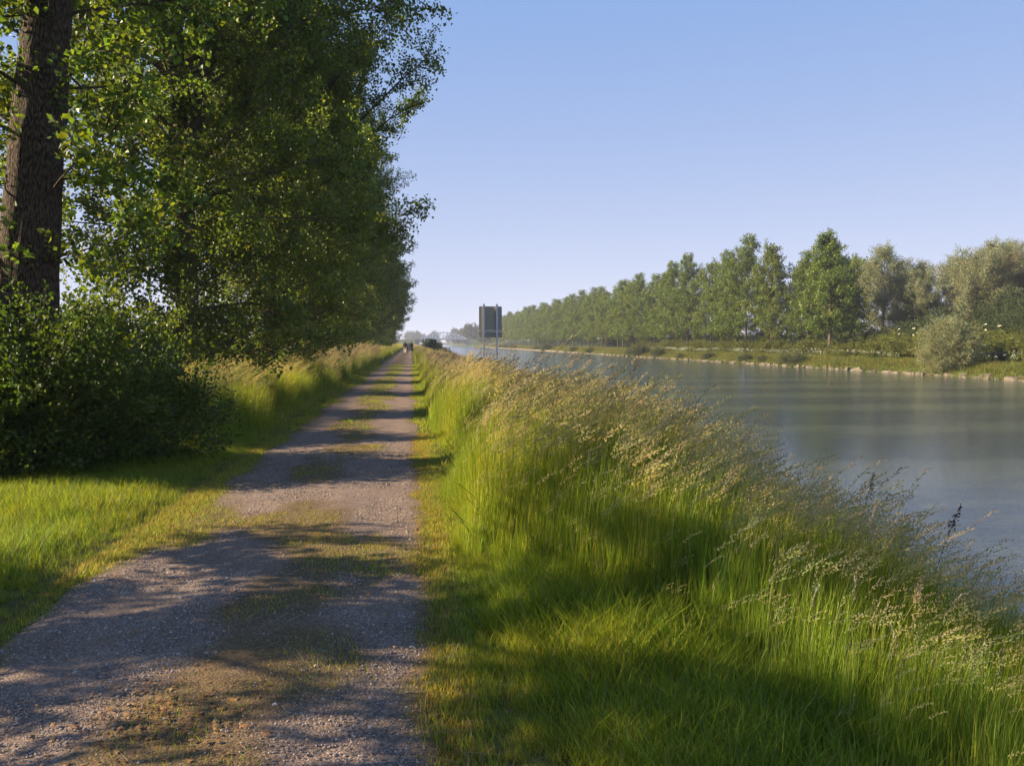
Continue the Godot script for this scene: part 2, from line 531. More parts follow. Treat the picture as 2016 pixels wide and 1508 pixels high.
	var far_tuft := short_tuft(126, 0.5, 60, 0.36, 0.022, 0.3, 2, Color(0.13, 0.165, 0.025))
	tufts(node, far_tuft, M.grass, scatter(38.3, 44.0, 30.0, 150.0, 9, 241, func(x, d): return 0.8 + 0.6 * patch.get_noise_2d(x * 3.0, d * 3.0)))
	tufts(node, far_tuft, M.grass, scatter(38.9, 46.0, 150.0, 500.0, 2.5, 242, func(_x, _d): return 1.1))

func build_path_details() -> void:
	rg.seed = 300
	var s := Shape.new()
	var top := Vector3(0.1, 0.7, 0); var low := Vector3(0, -0.6, 0.1)
	var ring := []
	for i in 5: ring.append(Vector3(cos(TAU * i / 5) * rnd(0.75, 1.15), rnd(-0.2, 0.25), sin(TAU * i / 5) * rnd(0.75, 1.15)))
	for i in 5:
		s.tri(top, ring[i], ring[(i + 1) % 5], Color.WHITE)
		s.tri(low, ring[(i + 1) % 5], ring[i], Color.WHITE)
	var pebble := s.mesh()
	var node := thing("gravel_stones", "loose grey and mauve gravel lying on the path", "gravel", Vector3.ZERO, "", "stuff")
	for z in [[1.8, 6.5, 5200.0, 1.0], [6.5, 13.0, 1900.0, 1.2]]:
		rg.seed = 310 + int(z[0])
		var where := []
		var cols := PackedColorArray()
		for i in int(2.5 * (z[1] - z[0]) * z[2]):
			var x := rnd(-2.4, 0.3); var d := rnd(z[0], z[1])
			if x < path_left(d) - 0.06 * rg.randf() or x > path_right(d) + 0.06 * rg.randf(): continue
			var moss := on_path_grass(x, d)
			if rg.randf() < moss * 0.9: continue
			var r := (0.0025 + 0.0055 * pow(rg.randf(), 2.0)) * float(z[3])
			if rg.randf() < 0.02: r *= 2.0
			var t := clampf(minf(x - path_left(d), path_right(d) - x) / 0.3, 0, 1)
			var y := 0.005 + 0.03 * t - 0.018 * t * (exp(-pow((x + 0.25) / 0.28, 2.0)) + exp(-pow((x + 1.72) / 0.28, 2.0)))
			where.append(Transform3D(Basis(dirv(), rnd(0, TAU)).scaled(Vector3(r, r * 0.8, r)), Vector3(x, y + r * 0.25, -d)))
			var k := rnd(0.55, 1.25)
			var q := rg.randf()
			var col := Color(0.31, 0.24, 0.195) if q < 0.7 else (Color(0.24, 0.215, 0.215) if q < 0.9 else Color(0.42, 0.38, 0.34))
			cols.append(Color(col.r * k, col.g * k, col.b * k))
		many("stones", pebble, M.stone, where, cols, node)
	# dry stalks fallen along the right edge
	rg.seed = 330
	var st := Shape.new()
	for k in 1: blade(st, Vector3.ZERO, 0.0, 1.0, PI / 2 - 0.03, 0.06, 0.012, Color(0.42, 0.32, 0.18), 3)
	var where := []
	var cols := PackedColorArray()
	for i in 700:
		var d := 2.0 + 9.0 * pow(rg.randf(), 1.5)
		var x := path_right(d) + rg.randfn(0.05, 0.22)
		if rg.randf() < 0.25: x = rnd(-2.3, 0.2)
		var l := rnd(0.04, 0.2)
		where.append(Transform3D(Basis(Vector3.UP, rnd(0, TAU)).scaled(Vector3(l, l, l)), Vector3(x, 0.035 + rnd(0, 0.015), -d)))
		cols.append(tint(0.3, 0.1))
	var lf := Shape.new()
	lf.leaf(Vector3(-0.5, 0, 0), Vector3.RIGHT, Vector3(0, 0.15, 1).normalized(), 1.0, 0.4, Color(0.24, 0.13, 0.06))
	var lw := []
	var lc := PackedColorArray()
	for i in 900:
		var d := 2.0 + 8.0 * pow(rg.randf(), 1.4)
		var x := rg.randfn(-1.1, 0.45) if rg.randf() < 0.6 else rnd(-2.6, 0.8)
		if i < 260:
			d = rg.randfn(3.35, 0.22)
			x = rg.randfn(-1.02, 0.2)
		var l := rnd(0.012, 0.035)
		lw.append(Transform3D((Basis(Vector3.UP, rnd(0, TAU)) * Basis(Vector3.RIGHT, rnd(-0.5, 0.5))).scaled(Vector3(l, l, l)), Vector3(x, 0.04 + rnd(0, 0.008), -d)))
		lc.append(tint(0.4, 0.2))
	many("leaves", lf.mesh(), M.straw, lw, lc, thing("fallen_leaves", "small brown dead leaves littering the middle of the near path", "leaves", Vector3.ZERO, "", "stuff"))
	node = thing("dry_stalks", "dry straw stalks scattered along the edge of the path", "straw", Vector3.ZERO, "", "stuff")
	many("stalks", st.mesh(), M.straw, where, cols, node)

# ---------------------------------------------------------------- trees and shrubs
func poplar_sprig(seed_: int, leaves: int, size: float, l: float, green: Color) -> Shape:
	rg.seed = seed_
	var s := Shape.new()
	s.tube([Vector3.ZERO, Vector3(0.02, l * 0.5, 0.01), Vector3(0.0, l, -0.02)], [0.005, 0.004, 0.002], 3, Color(0.13, 0.1, 0.06))
	for i in leaves:
		var t := pow((i + rg.randf()) / leaves, 0.8)
		var o := dirv()
		o.y *= 0.6
		var b := Vector3(0.02 * sin(t * 3), l * t, 0) + o * (l * rnd(0.06, 0.42))
		var d := (o * 0.7 + Vector3(0, -0.35, 0) + dirv() * 0.7).normalized()
		var w := d.cross(dirv()).normalized()
		var col := green * rnd(0.65, 1.3)
		if rg.randf() < 0.18: col = Color(green.r * 1.5, green.g * 1.25, green.b * 0.9)
		s.leaf(b, d, w, size * rnd(0.7, 1.15), 0.46, col)
	return s
func narrow_sprig(seed_: int, leaves: int, size: float, l: float, wide: float, green: Color, wild := 0.8) -> Shape:
	rg.seed = seed_
	var s := Shape.new()
	s.tube([Vector3.ZERO, Vector3(0.03, l * 0.5, 0), Vector3(0, l, 0.02)], [0.012 * l, 0.009 * l, 0.004 * l], 3, Color(0.12, 0.09, 0.06))
	for i in leaves:
		var t := (i + rg.randf()) / leaves
		var o := dirv()
		var b := Vector3(0, l * t, 0) + o * (l * rnd(0.03, 0.36))
		var d := (o + Vector3(0, 0.4, 0) + dirv() * wild).normalized()
		s.leaf(b, d, d.cross(dirv()).normalized(), size * rnd(0.7, 1.2), wide, green * rnd(0.65, 1.35))
	return s

func look(d: Vector3) -> Basis:
	# a basis whose y runs along d, turned at random about it
	var x := d.cross(dirv()).normalized()
	return Basis(x, d, x.cross(d))

func tree_profile(t: float, kind: int) -> float:
	if kind == 1: return sqrt(maxf(0.02, 1.0 - pow((t - 0.55) / 0.52, 2.0)))
	if t < 0.3: return lerpf(0.42, 1.0, t / 0.3)
	return lerpf(1.0, 0.16, pow((t - 0.3) / 0.7, 1.8))

# o: H height, r trunk radius, R crown radius, low first limb, limbs, wide (longer limbs across the path), subs per metre, per (sprigs on a sub-branch), sides, lean
func grow(root: Node3D, seed_: int, o: Dictionary, sprig: Shape, leaf_mat: Material, bark: Color) -> void:
	rg.seed = seed_
	var trunk := Shape.new()
	var limbs := Shape.new()
	var H: float = o.H
	var spine := []
	var radii := []
	var lean: Vector3 = o.get("lean", Vector3.ZERO)
	var steps: int = o.get("steps", 14)
	var ph := rnd(0, TAU)
	for i in steps + 1:
		var t := float(i) / steps
		spine.append(Vector3(0, -0.25 + t * (H + 0.1), 0) + lean * t + Vector3(sin(t * 4 + ph) - sin(ph), 0, cos(t * 3.3 + ph) - cos(ph)) * 0.018 * H * t)
		radii.append(o.r * (pow(1.0 - t * 0.97, 0.85) + 0.35 * exp(-t * H / 0.45)))
	trunk.tube(spine, radii, o.sides, bark, o.get("rough", 0.0), bark_noise)
	if o.has("fork"): trunk.tube(o.fork, [0.17, 0.15, 0.13, 0.1, 0.04], 14, bark, 0.08, bark_noise)
	var where := []
	var kind: int = o.get("kind", 0)
	var n: int = o.limbs
	for i in n:
		var t := lerpf(o.low / H, 0.97, pow((i + rg.randf()) / n, 1.0))
		var az := i * 2.39996 + rnd(-0.5, 0.5)
		var f := t * steps
		var at: Vector3 = (spine[int(f)] as Vector3).lerp(spine[mini(int(f) + 1, steps)], f - int(f))
		var L: float = o.R * tree_profile(t, kind) * rnd(1.0 - o.get("ragged", 0.3), 1.0 + o.get("ragged", 0.3) * 0.6) * (1.0 + o.get("wide", 0.0) * pow(absf(cos(az)), 1.5) * smoothstep(0.22, 0.5, t)) * (0.8 + 0.2 * smoothstep(0.2, 0.45, t) if o.has("wide") else 1.0) * (1.0 - minf(0.8, o.get("flat", 0.0) * (1.0 + 0.7 * (1.0 - smoothstep(0.12, 0.32, t)))) * absf(sin(az)))
		var up := lerpf(rnd(-0.1, 0.45), rnd(0.7, 1.2), clampf(t * 1.2, 0, 1)) if kind == 0 else rnd(0.1, 1.0)
		var d := Vector3(cos(az) * cos(up), sin(up), sin(az) * cos(up))
		var pts := [at]
		var rs := [maxf(0.01, L * 0.0085 + 0.007)]
		var p := at
		for k in 5:
			d = (d + dirv() * 0.16 + Vector3(0, 0.05 if t > 0.35 else -0.05, 0)).normalized()
			p += d * (L / 5.0)
			pts.append(p)
			rs.append(rs[0] * (1.0 - 0.17 * (k + 1)))
		limbs.tube(pts, rs, 4 if o.sides < 12 else 6, bark)
		var subs := int(ceil(L * float(o.subs)))
		for k in subs:
			var q := lerpf(0.2, 1.0, pow((k + rg.randf()) / subs, 0.8)) * 5.0
			var j := mini(int(q), 4)
			var b: Vector3 = (pts[j] as Vector3).lerp(pts[j + 1], q - j)
			var ld: Vector3 = ((pts[j + 1] as Vector3) - (pts[j] as Vector3)).normalized()
			var sd := (ld * 0.7 + dirv() * 0.9 + Vector3(0, 0.1, 0)).normalized()
			var sl: float = rnd(0.35, 0.95) * minf(1.0, 0.35 + L * 0.22) * o.get("sub_len", 1.0)
			if o.sides >= 12:
				limbs.tube([b, b + sd * sl * 0.5 + dirv() * 0.04, b + sd * sl], [0.011, 0.008, 0.004], 3, bark)
			for m in int(o.per):
				var e: Vector3 = b + sd * (sl * (m + rnd(0.3, 1.0)) / float(o.per))
				where.append(Transform3D(look((sd + dirv() * 0.7).normalized()).scaled_local(Vector3.ONE * rnd(0.75, 1.2)), e))
	for i in int(o.get("shoots", 0)):
		var h := rnd(0.6, H * 0.45)
		var f := clampf((h + 0.25) / (H + 0.1), 0, 0.99) * steps
		var at: Vector3 = (spine[int(f)] as Vector3).lerp(spine[int(f) + 1], f - int(f))
		var d := Vector3(rnd(-1, 1), rnd(0.0, 0.6), rnd(-1, 1)).normalized()
		where.append(Transform3D(look(d), at + d * (o.r * 0.8 + rnd(0, 0.3))))
	var stem := part("trunk", trunk.mesh(true), M.bark, root)
	part("branches", limbs.mesh(true), M.bark, stem)
	baked("crown", sprig, leaf_mat, where, root)

func grow_shrub(root: Node3D, seed_: int, r: Vector3, count: int, sprig: Shape, mat: Material, ragged := 0.25, stems := 7) -> void:
	rg.seed = seed_
	var st := Shape.new()
	var off := rnd(0, 500)
	for i in stems:
		var a := rnd(0, TAU)
		var e := Vector3(cos(a) * r.x * rnd(0.3, 0.85), r.y * rnd(0.8, 1.7), sin(a) * r.z * rnd(0.3, 0.85))
		st.tube([Vector3(e.x * 0.15, -0.15, e.z * 0.15), e * 0.5 + dirv() * 0.12 * r.x, e], [0.02 * r.y + 0.01, 0.014 * r.y + 0.006, 0.006], 5, Color(0.11, 0.085, 0.06))
	var where := []
	while where.size() < count:
		var d := dirv()
		var rad := pow(rg.randf(), 0.4) * (1.0 + ragged * 2.0 * patch.get_noise_3d(d.x * 55 + off, d.y * 55, d.z * 55))
		var p := Vector3(d.x * r.x, d.y * r.y, d.z * r.z) * rad + Vector3(0, r.y * 0.92, 0)
		if p.y < 0.03: continue
		where.append(Transform3D(look((d + Vector3(0, 0.5, 0) + dirv() * 0.6).normalized()).scaled_local(Vector3.ONE * rnd(0.75, 1.25)), p))
	part("stems", st.mesh(true), M.bark, root)
	baked("foliage", sprig, mat, where, root)

func build_left_row() -> void:
	var sprig := poplar_sprig(401, 34, 0.085, 0.5, POPLAR_LEAF)
	var coarse := poplar_sprig(402, 28, 0.14, 0.75, POPLAR_LEAF)
	var bark := POPLAR_BARK
	var group := "poplars in the row left of the path"
	var t := thing("poplar_tree", "thick dark poplar trunk rising out of the dense shrub", "tree", Vector3(-4.95, 0.05, -10.6), group)
	grow(t, 501, {"H": 14.5, "r": 0.4, "R": 3.2, "low": 2.6, "limbs": 50, "wide": 0.0, "ragged": 0.15, "flat": 0.3, "subs": 2.8, "per": 4, "sides": 40, "steps": 60, "rough": 0.1, "shoots": 24, "lean": Vector3(0.9, 0, 0)}, sprig, M.poplar_leaf, bark)
	t = thing("poplar_tree", "poplar with pale sunlit trunk, first one beyond the thick trunk", "tree", Vector3(-4.75, 0.05, -17.6), group)
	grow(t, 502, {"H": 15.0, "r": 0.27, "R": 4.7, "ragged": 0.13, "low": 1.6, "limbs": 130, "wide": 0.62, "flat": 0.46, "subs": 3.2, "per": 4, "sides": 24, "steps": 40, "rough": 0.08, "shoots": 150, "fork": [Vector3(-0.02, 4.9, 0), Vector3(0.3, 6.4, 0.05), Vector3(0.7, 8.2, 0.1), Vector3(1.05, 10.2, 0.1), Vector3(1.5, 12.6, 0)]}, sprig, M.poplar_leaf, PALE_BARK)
	var label := "poplar in the towpath row far beyond the thick trunk"
	var nth := ["third", "fourth", "fifth", "sixth", "seventh", "eighth", "ninth", "tenth"]
	var firsts := []
	for i in 3:
		t = thing("poplar_tree", "%s poplar of the towpath row, counting the thick trunk as first" % nth[i], "tree", Vector3(-4.2 if i == 0 else -4.9, 0.05, -24.6 - 7.0 * i), group)
		grow(t, 510 + i, {"H": 14.5 + i * 0.5, "r": 0.24, "R": [4.8, 3.9, 3.8][i], "ragged": 0.13, "low": 1.3, "limbs": 130, "wide": 0.62, "flat": 0.46, "subs": 3.2, "per": 4, "sides": 12, "shoots": 30}, sprig, M.poplar_leaf, bark)
		firsts.append(t)
	# stands left of the picture and shades the near path
	t = thing("poplar_tree", "poplar left of the near path, seen only by its shade", "tree", Vector3(-7.0, 0.0, -4.5), group)
	grow(t, 515, {"H": 13.0, "r": 0.26, "R": 3.3, "low": 1.8, "limbs": 70, "subs": 2.6, "per": 4, "sides": 12, "flat": 0.1}, sprig, M.poplar_leaf, bark)
	copy(firsts[1], "poplar_tree", Vector3(-4.9, 0.05, -45.6), PI, 1.0, "sixth poplar of the towpath row, counting the thick trunk as first")
	copy(firsts[2], "poplar_tree", Vector3(-4.8, 0.05, -52.6), PI + 0.2, 1.02, "seventh poplar of the towpath row, counting the thick trunk as first")
	var lows := []
	for i in 2:
		t = thing("poplar_tree", label, "tree", Vector3(-4.8, 0.05, -59.6 - 7.0 * i), group)
		grow(t, 520 + i, {"H": 14.5, "r": 0.24, "R": 3.8, "low": 1.2, "limbs": 84, "ragged": 0.22, "wide": 0.5, "flat": 0.46, "subs": 2.4, "per": 3, "sides": 8}, coarse, M.poplar_leaf, bark)
		lows.append(t)
	rg.seed = 530
	for i in 13:
		var d := 73.6 + 7.0 * i
		copy(lows[i % 2], "poplar_tree", Vector3(-4.9 + (0.5 if d > 85 and d < 130 else 0.0), 0.05, -d), PI * (i / 2) + rnd(-0.25, 0.25), rnd(0.92, 1.08))
	# shrubs under the row
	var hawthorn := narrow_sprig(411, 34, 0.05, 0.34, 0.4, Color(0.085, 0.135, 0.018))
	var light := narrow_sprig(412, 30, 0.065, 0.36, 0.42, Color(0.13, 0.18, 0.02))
	var g2 := "shrubs at the foot of the poplar row"
	t = thing("dense_shrub", "broad dark leafy shrub wrapped round the thick poplar trunk", "shrub", Vector3(-4.5, 0.02, -9.9), g2)
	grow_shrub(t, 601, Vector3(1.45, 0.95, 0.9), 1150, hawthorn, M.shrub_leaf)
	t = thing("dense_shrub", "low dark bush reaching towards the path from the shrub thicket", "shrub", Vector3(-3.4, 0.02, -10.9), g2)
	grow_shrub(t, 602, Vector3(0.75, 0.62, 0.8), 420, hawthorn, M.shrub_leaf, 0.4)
	t = thing("dense_shrub", "tall bush with bright sunlit top left of the thick trunk", "shrub", Vector3(-6.9, 0.0, -10.4), g2)
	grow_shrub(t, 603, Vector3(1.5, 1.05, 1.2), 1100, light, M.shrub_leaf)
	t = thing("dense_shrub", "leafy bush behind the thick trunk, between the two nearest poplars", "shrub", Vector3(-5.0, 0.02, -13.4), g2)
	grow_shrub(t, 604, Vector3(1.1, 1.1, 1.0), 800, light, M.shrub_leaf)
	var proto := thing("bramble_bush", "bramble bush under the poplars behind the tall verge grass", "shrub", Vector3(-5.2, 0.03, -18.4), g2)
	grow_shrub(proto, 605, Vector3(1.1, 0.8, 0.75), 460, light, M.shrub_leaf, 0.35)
	for i in 7:
		copy(proto, "bramble_bush", Vector3(-5.2 + rnd(-0.5, 0.3), 0.03, -24.9 - 7.0 * i + rnd(-0.8, 0.8)), rnd(0, TAU), rnd(0.85, 1.25))

func build_far_bank() -> void:
	var canal_sprig := poplar_sprig(421, 26, 0.18, 0.8, POPLAR_LEAF)
	var bark := POPLAR_BARK
	var g := "poplars across the canal"
	var label := "slender poplar at the distant end of the row across the canal"
	var nth := ["second", "third", "fourth", "fifth", "sixth", "seventh", "eighth", "ninth", "tenth", "eleventh", "twelfth", "thirteenth"]
	var protos := []
	for i in 3:
		var t := thing("canal_poplar", label, "tree", Vector3.ZERO, g)
		grow(t, 540 + i, {"H": 14.2 + 0.5 * i, "r": 0.17, "R": 4.1, "low": 2.6, "limbs": 64, "subs": 2.4, "per": 2, "sides": 7, "ragged": 0.5, "lean": Vector3(0.2, 0, 0.2)}, canal_sprig, M.poplar_leaf, bark)
		protos.append(t)
	rg.seed = 550
	var ds := [95.1, 102.3, 109.0, 116.1, 124.6, 131.3, 137.4, 143.7, 151.6, 157.4, 164.0, 171.1, 179.9, 185.4, 192.3, 199.7, 208.3, 217.7, 228.0, 239.2]
	for k in 28: ds.append(247.2 + 8.0 * k)
	for i in ds.size():
		var x := 45.2 + rnd(-0.4, 0.4)
		var at := Vector3(x, gy(x), -float(ds[i]))
		var size := rnd(0.9, 1.02)
		if i < 3:
			protos[i].position = at
			protos[i].rotation.y = rnd(0, TAU)
			protos[i].scale = Vector3.ONE * size
			protos[i].set_meta("label", "%s poplar beyond the tallest one in the row across the canal" % nth[i])
		else:
			copy(protos[i % 3], "canal_poplar", at, rnd(0, TAU), size * (1.12 if i == 4 else 1.0), "taller poplar standing above its row across the canal" if i == 4 else (label if i >= nth.size() else "%s poplar beyond the tallest one in the row across the canal" % nth[i]))
	var t := thing("canal_poplar", "tallest poplar across the canal, with a bare pale lower trunk", "tree", Vector3(45.0, gy(45.0), -80.5), g)
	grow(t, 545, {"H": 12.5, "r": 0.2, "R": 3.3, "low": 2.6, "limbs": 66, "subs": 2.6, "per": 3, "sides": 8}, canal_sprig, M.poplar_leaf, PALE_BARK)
	copy(protos[1], "canal_poplar", Vector3(47.5, gy(47.5), -90.0), 1.0, 0.78, "small poplar right behind the tallest one across the canal")
	# a second rank behind, and the willows on the embankment
	var green := poplar_sprig(422, 24, 0.17, 0.85, Color(0.12, 0.155, 0.035))
	var proto := thing("background_tree", "tree in the second rank behind the poplars across the canal", "tree", Vector3(54, gy(54), -100), "trees behind the canal poplars")
	grow(proto, 560, {"H": 10.5, "r": 0.16, "R": 3.2, "low": 0.8, "limbs": 46, "subs": 2.2, "per": 3, "sides": 6, "kind": 1}, green, M.far_leaf, Color(0.14, 0.12, 0.1))
	rg.seed = 565
	for k in 26:
		var d := 107.0 + 9.0 * k
		var x := 52.5 + rnd(-1.5, 2.5)
		copy(proto, "background_tree", Vector3(x, gy(x), -d), rnd(0, TAU), rnd(0.72, 0.98))
	for q in [[54.0, 90.5, 0.92], [55.5, 96.0, 0.98], [50.5, 87.0, 0.6]]:
		copy(proto, "background_tree", Vector3(q[0], gy(q[0]), -q[1]), q[1], q[2], "green tree filling the gap between the tallest poplar and the willow")
	var silver := narrow_sprig(423, 30, 0.17, 0.8, 0.24, Color(0.26, 0.28, 0.165))
	var gw := "silvery willows on the far embankment"
	var w1 := thing("willow_tree", "silvery willow beside the tallest poplar across the canal", "tree", Vector3(53.0, gy(53.0), -83.5), gw)
	grow(w1, 570, {"H": 10.2, "r": 0.2, "R": 3.0, "low": 1.0, "limbs": 60, "subs": 2.4, "per": 3, "sides": 6, "kind": 1}, silver, M.far_leaf, Color(0.16, 0.13, 0.1))
	var w2 := thing("willow_tree", "wide silvery willow behind the elder bushes on the embankment", "tree", Vector3(58, gy(58), -76.5), gw)
	grow(w2, 571, {"H": 8.2, "r": 0.2, "R": 3.1, "low": 0.6, "limbs": 56, "subs": 2.4, "per": 3, "sides": 6, "kind": 1}, silver, M.far_leaf, Color(0.16, 0.13, 0.1))
	var spots := [[56.5, 91.0, 0.98], [62.0, 90.0, 0.95], [61.0, 82.0, 1.04], [54.0, 86.0, 0.9], [57.0, 79.0, 0.95], [64.0, 85.0, 1.1], [63.5, 78.5, 1.0], [66.5, 80.0, 1.05], [60.0, 95.0, 0.9], [70.0, 83.0, 1.1], [72.0, 78.0, 1.12]]
	for k in spots.size():
		copy([w2, w1][k % 2], "willow_tree", Vector3(spots[k][0], gy(spots[k][0]), -spots[k][1] * 0.92), k * 1.7, spots[k][2] * (0.8 if k % 2 == 1 else 1.0), "silvery willow in the thicket topping the far embankment")
	t = thing("birch_tree", "thin pale-stemmed tree with sparse brownish crown on the embankment", "tree", Vector3(60.5, gy(60.5), -73.0), "")
	grow(t, 575, {"H": 8.3, "r": 0.1, "R": 1.8, "low": 3.5, "limbs": 30, "subs": 1.9, "per": 2, "sides": 6, "kind": 1}, narrow_sprig(424, 20, 0.13, 0.7, 0.25, Color(0.2, 0.17, 0.11)), M.far_leaf, Color(0.5, 0.46, 0.4))
	# shrubs
	var dark := narrow_sprig(425, 30, 0.12, 0.55, 0.4, Color(0.07, 0.095, 0.03))
	var gs := "dark bushes on the far embankment"
	var b := thing("embankment_bush", "dark green bush on the embankment across the canal", "shrub", Vector3(53.5, gy(53.5), -73.5), gs)
	grow_shrub(b, 610, Vector3(3.0, 1.9, 2.2), 520, dark, M.far_leaf, 0.3)
	for s in [[50.5, 82.5, 0.72], [56.5, 76.5, 0.95], [55.5, 73.5, 1.0], [54.0, 70.5, 0.9], [57.5, 75.0, 1.2], [60.0, 78.0, 1.3], [51.0, 90.0, 0.6], [52.5, 67.5, 0.75]]:
		copy(b, "embankment_bush", Vector3(s[0], gy(s[0]), -s[1] * 0.92), s[1], s[2])
	rg.seed = 615
	for k in 22:
		var ux := rnd(48.5, 52.5)
		copy(b, "embankment_bush", Vector3(ux, gy(ux) - 0.2, -(86.0 + 5.5 * k + rnd(-1.5, 1.5))), rnd(0, TAU), rnd(0.6, 0.9), "understorey bush filling the gap behind the poplar trunks across the canal")
	var yellow := narrow_sprig(426, 30, 0.11, 0.5, 0.4, Color(0.12, 0.14, 0.022))
	var gb := "low brambles along the far bank"
	b = thing("low_bramble", "low yellow-green bramble at the foot of trees across the canal", "shrub", Vector3(44.5, gy(44.5), -60.0), gb)
	grow_shrub(b, 620, Vector3(1.9, 0.72, 1.5), 260, yellow, M.far_leaf, 0.35, 4)
	rg.seed = 625
	var d := 48.0
	while d < 150.0:
		if absf(d - 60.0) > 1.0:
			var x := 44.3 + rnd(-0.6, 1.2)
			copy(b, "low_bramble", Vector3(x, gy(x) - 0.05, -d), rnd(0, TAU), rnd(0.7, 1.2))
		d += rnd(2.2, 3.4)
	for k in 14:
		var x := rnd(46.5, 51.5)
		copy(b, "low_bramble", Vector3(x, gy(x) - 0.05, -rnd(52, 80)), rnd(0, TAU), rnd(0.9, 1.5))
	# the round willow bush at the water
	b = thing("willow_bush", "large round grey-green willow bush overhanging the far water edge", "shrub", Vector3(39.3, -0.55, -53.6), "")
	grow_shrub(b, 630, Vector3(1.9, 1.95, 1.85), 1150, narrow_sprig(427, 34, 0.1, 0.5, 0.24, Color(0.24, 0.255, 0.14)), M.far_leaf, 0.2, 12)
	var small := thing("waterside_shrub", "small dark shrub growing among stones at the far water edge", "shrub", Vector3(38.7, -0.6, -121.0), "shrubs along the far water edge")
	grow_shrub(small, 640, Vector3(1.1, 0.55, 0.9), 170, narrow_sprig(429, 30, 0.1, 0.5, 0.3, Color(0.09, 0.105, 0.045)), M.far_leaf, 0.6, 4)
	for q in [[1257, 1.35], [1245, 1.0], [1340, 0.5], [1392, 0.7], [1465, 0.7], [1502, 0.6], [1552, 0.75], [1568, 0.8], [1160, 0.8], [1128, 0.9], [1074, 1.5], [1056, 1.0], [1010, 1.2], [996, 1.0], [985, 0.9]]:
		var dd: float = 38.7 / tan(atan(198.0 / 1552.0) + atan((q[0] - 1008.0) / 1552.0))
		copy(small, "waterside_shrub", Vector3(38.8, -0.62, -dd), dd, q[1])
	# elder bushes with cream umbels
	var elder := narrow_sprig(428, 26, 0.14, 0.5, 0.38, Color(0.055, 0.085, 0.025))
	for k in 3:
		var at: Array = [[48.5, 71.0], [50.0, 69.6], [52.0, 64.0]][k]
		t = thing("elder_bush", ["elder bush with cream flower heads just behind the willow bush", "elder bush flowering between the dark embankment bushes", "elder bush with a slanting line of cream flower heads on the slope"][k], "shrub", Vector3(at[0], gy(at[0]), -at[1]), "flowering elders")
		grow_shrub(t, 650 + k, Vector3(1.7, 1.6, 1.6), 260, elder, M.far_leaf, 0.3)
		rg.seed = 655 + k
		var f := Shape.new()
		for i in 45:
			var o := dirv()
			if o.y < 0.1 or o.x > 0.6: continue
			var p := Vector3(o.x * 1.95, o.y * 1.7 + 1.5, o.z * 1.65)
			var u1 := (o + Vector3(0, 0.8, 0)).normalized().cross(dirv()).normalized()
			var u2 := u1.cross((o + Vector3(0, 0.8, 0)).normalized())
			for j in 7:
				var a := TAU * j / 7
				var r := rnd(0.08, 0.17)
				f.tri(p, p + (u1 * cos(a) + u2 * sin(a)) * r, p + (u1 * cos(a + 0.9) + u2 * sin(a + 0.9)) * r, Color(0.6, 0.58, 0.4))
		part("flowers", f.mesh(), M.petal, t)
	# cow parsley band
	rg.seed = 660
	var f := Shape.new()
	for i in 4:
		var b0 := Vector3(rnd(-0.4, 0.4), 0, rnd(-0.4, 0.4))
		var tip := blade(f, b0, rnd(0, TAU), rnd(0.25, 0.8), 0.1, 0.3, 0.02, Color(0.12, 0.16, 0.04), 1)
		for j in 4:
			var p := tip + Vector3(rnd(-0.14, 0.14), rnd(-0.1, 0.06), rnd(-0.14, 0.14))
			var o := Vector3(rnd(0.02, 0.036), rnd(-0.02, 0.02), 0).rotated(Vector3.UP, rnd(0, TAU))
			f.quad(p - o, p + o.rotated(Vector3.UP, PI / 2), p + o, p - o.rotated(Vector3.UP, PI / 2), Color(0.66, 0.67, 0.55))
	t = thing("cow_parsley", "band of white flowering cow parsley along the far bank", "flowers", Vector3.ZERO, "", "stuff")
	tufts(t, f.mesh(), M.petal, scatter(40.4, 43.4, 40.0, 135.0, 1.3, 661, func(x, dd): return 1.05 if patch.get_noise_2d(dd * 3.0, x * 6.0) > -0.16 else 0.0))
	# stones of the far water edge
	var rocks := []
	for k in 4:
		rg.seed = 670 + k
		var s := Shape.new()
		var stone_colour := Color(0.23, 0.195, 0.15)
		var p := []
		for i in 8:
			var c := Vector3(1 if i & 1 else -1, 1 if i & 2 else -1, 1 if i & 4 else -1) * 0.5
			p.append(Vector3(c.x * rnd(0.7, 1.1), c.y * rnd(0.55, 1.0) + rnd(-0.1, 0.1), c.z * rnd(0.75, 1.15)))
		for fc in [[0, 1, 3, 2], [5, 4, 6, 7], [4, 0, 2, 6], [1, 5, 7, 3], [2, 3, 7, 6], [4, 5, 1, 0]]:
			var mid: Vector3 = (p[fc[0]] + p[fc[1]] + p[fc[2]] + p[fc[3]]) * 0.25 * rnd(1.08, 1.3)
			for j in 4: s.tri(p[fc[j]], p[fc[(j + 1) % 4]], mid, stone_colour)
		rocks.append(s.mesh())
	t = thing("stone_revetment", "line of pale rough stones edging the far bank at the waterline", "stone edging", Vector3.ZERO, "")
	rg.seed = 680
	d = 44.0
	for i in 299:
		var o := part("stone", rocks[i % 4], M.rock, t)
		var l := (0.2 + 0.75 * pow(rg.randf(), 1.6)) * (1.0 if d < 90 else 1.3)
		o.position = Vector3(38.4 + rnd(-0.22, 0.22), -0.79 + rnd(-0.12, 0.08), -d)
		o.rotation = Vector3(rnd(-0.25, 0.25), rnd(-0.5, 0.5), rnd(-0.3, 0.3))
		o.scale = Vector3(rnd(0.3, 0.6), rnd(0.2, 0.48), l)
		d += l * rnd(0.6, 1.15)
	var where := []
	var cols := PackedColorArray()
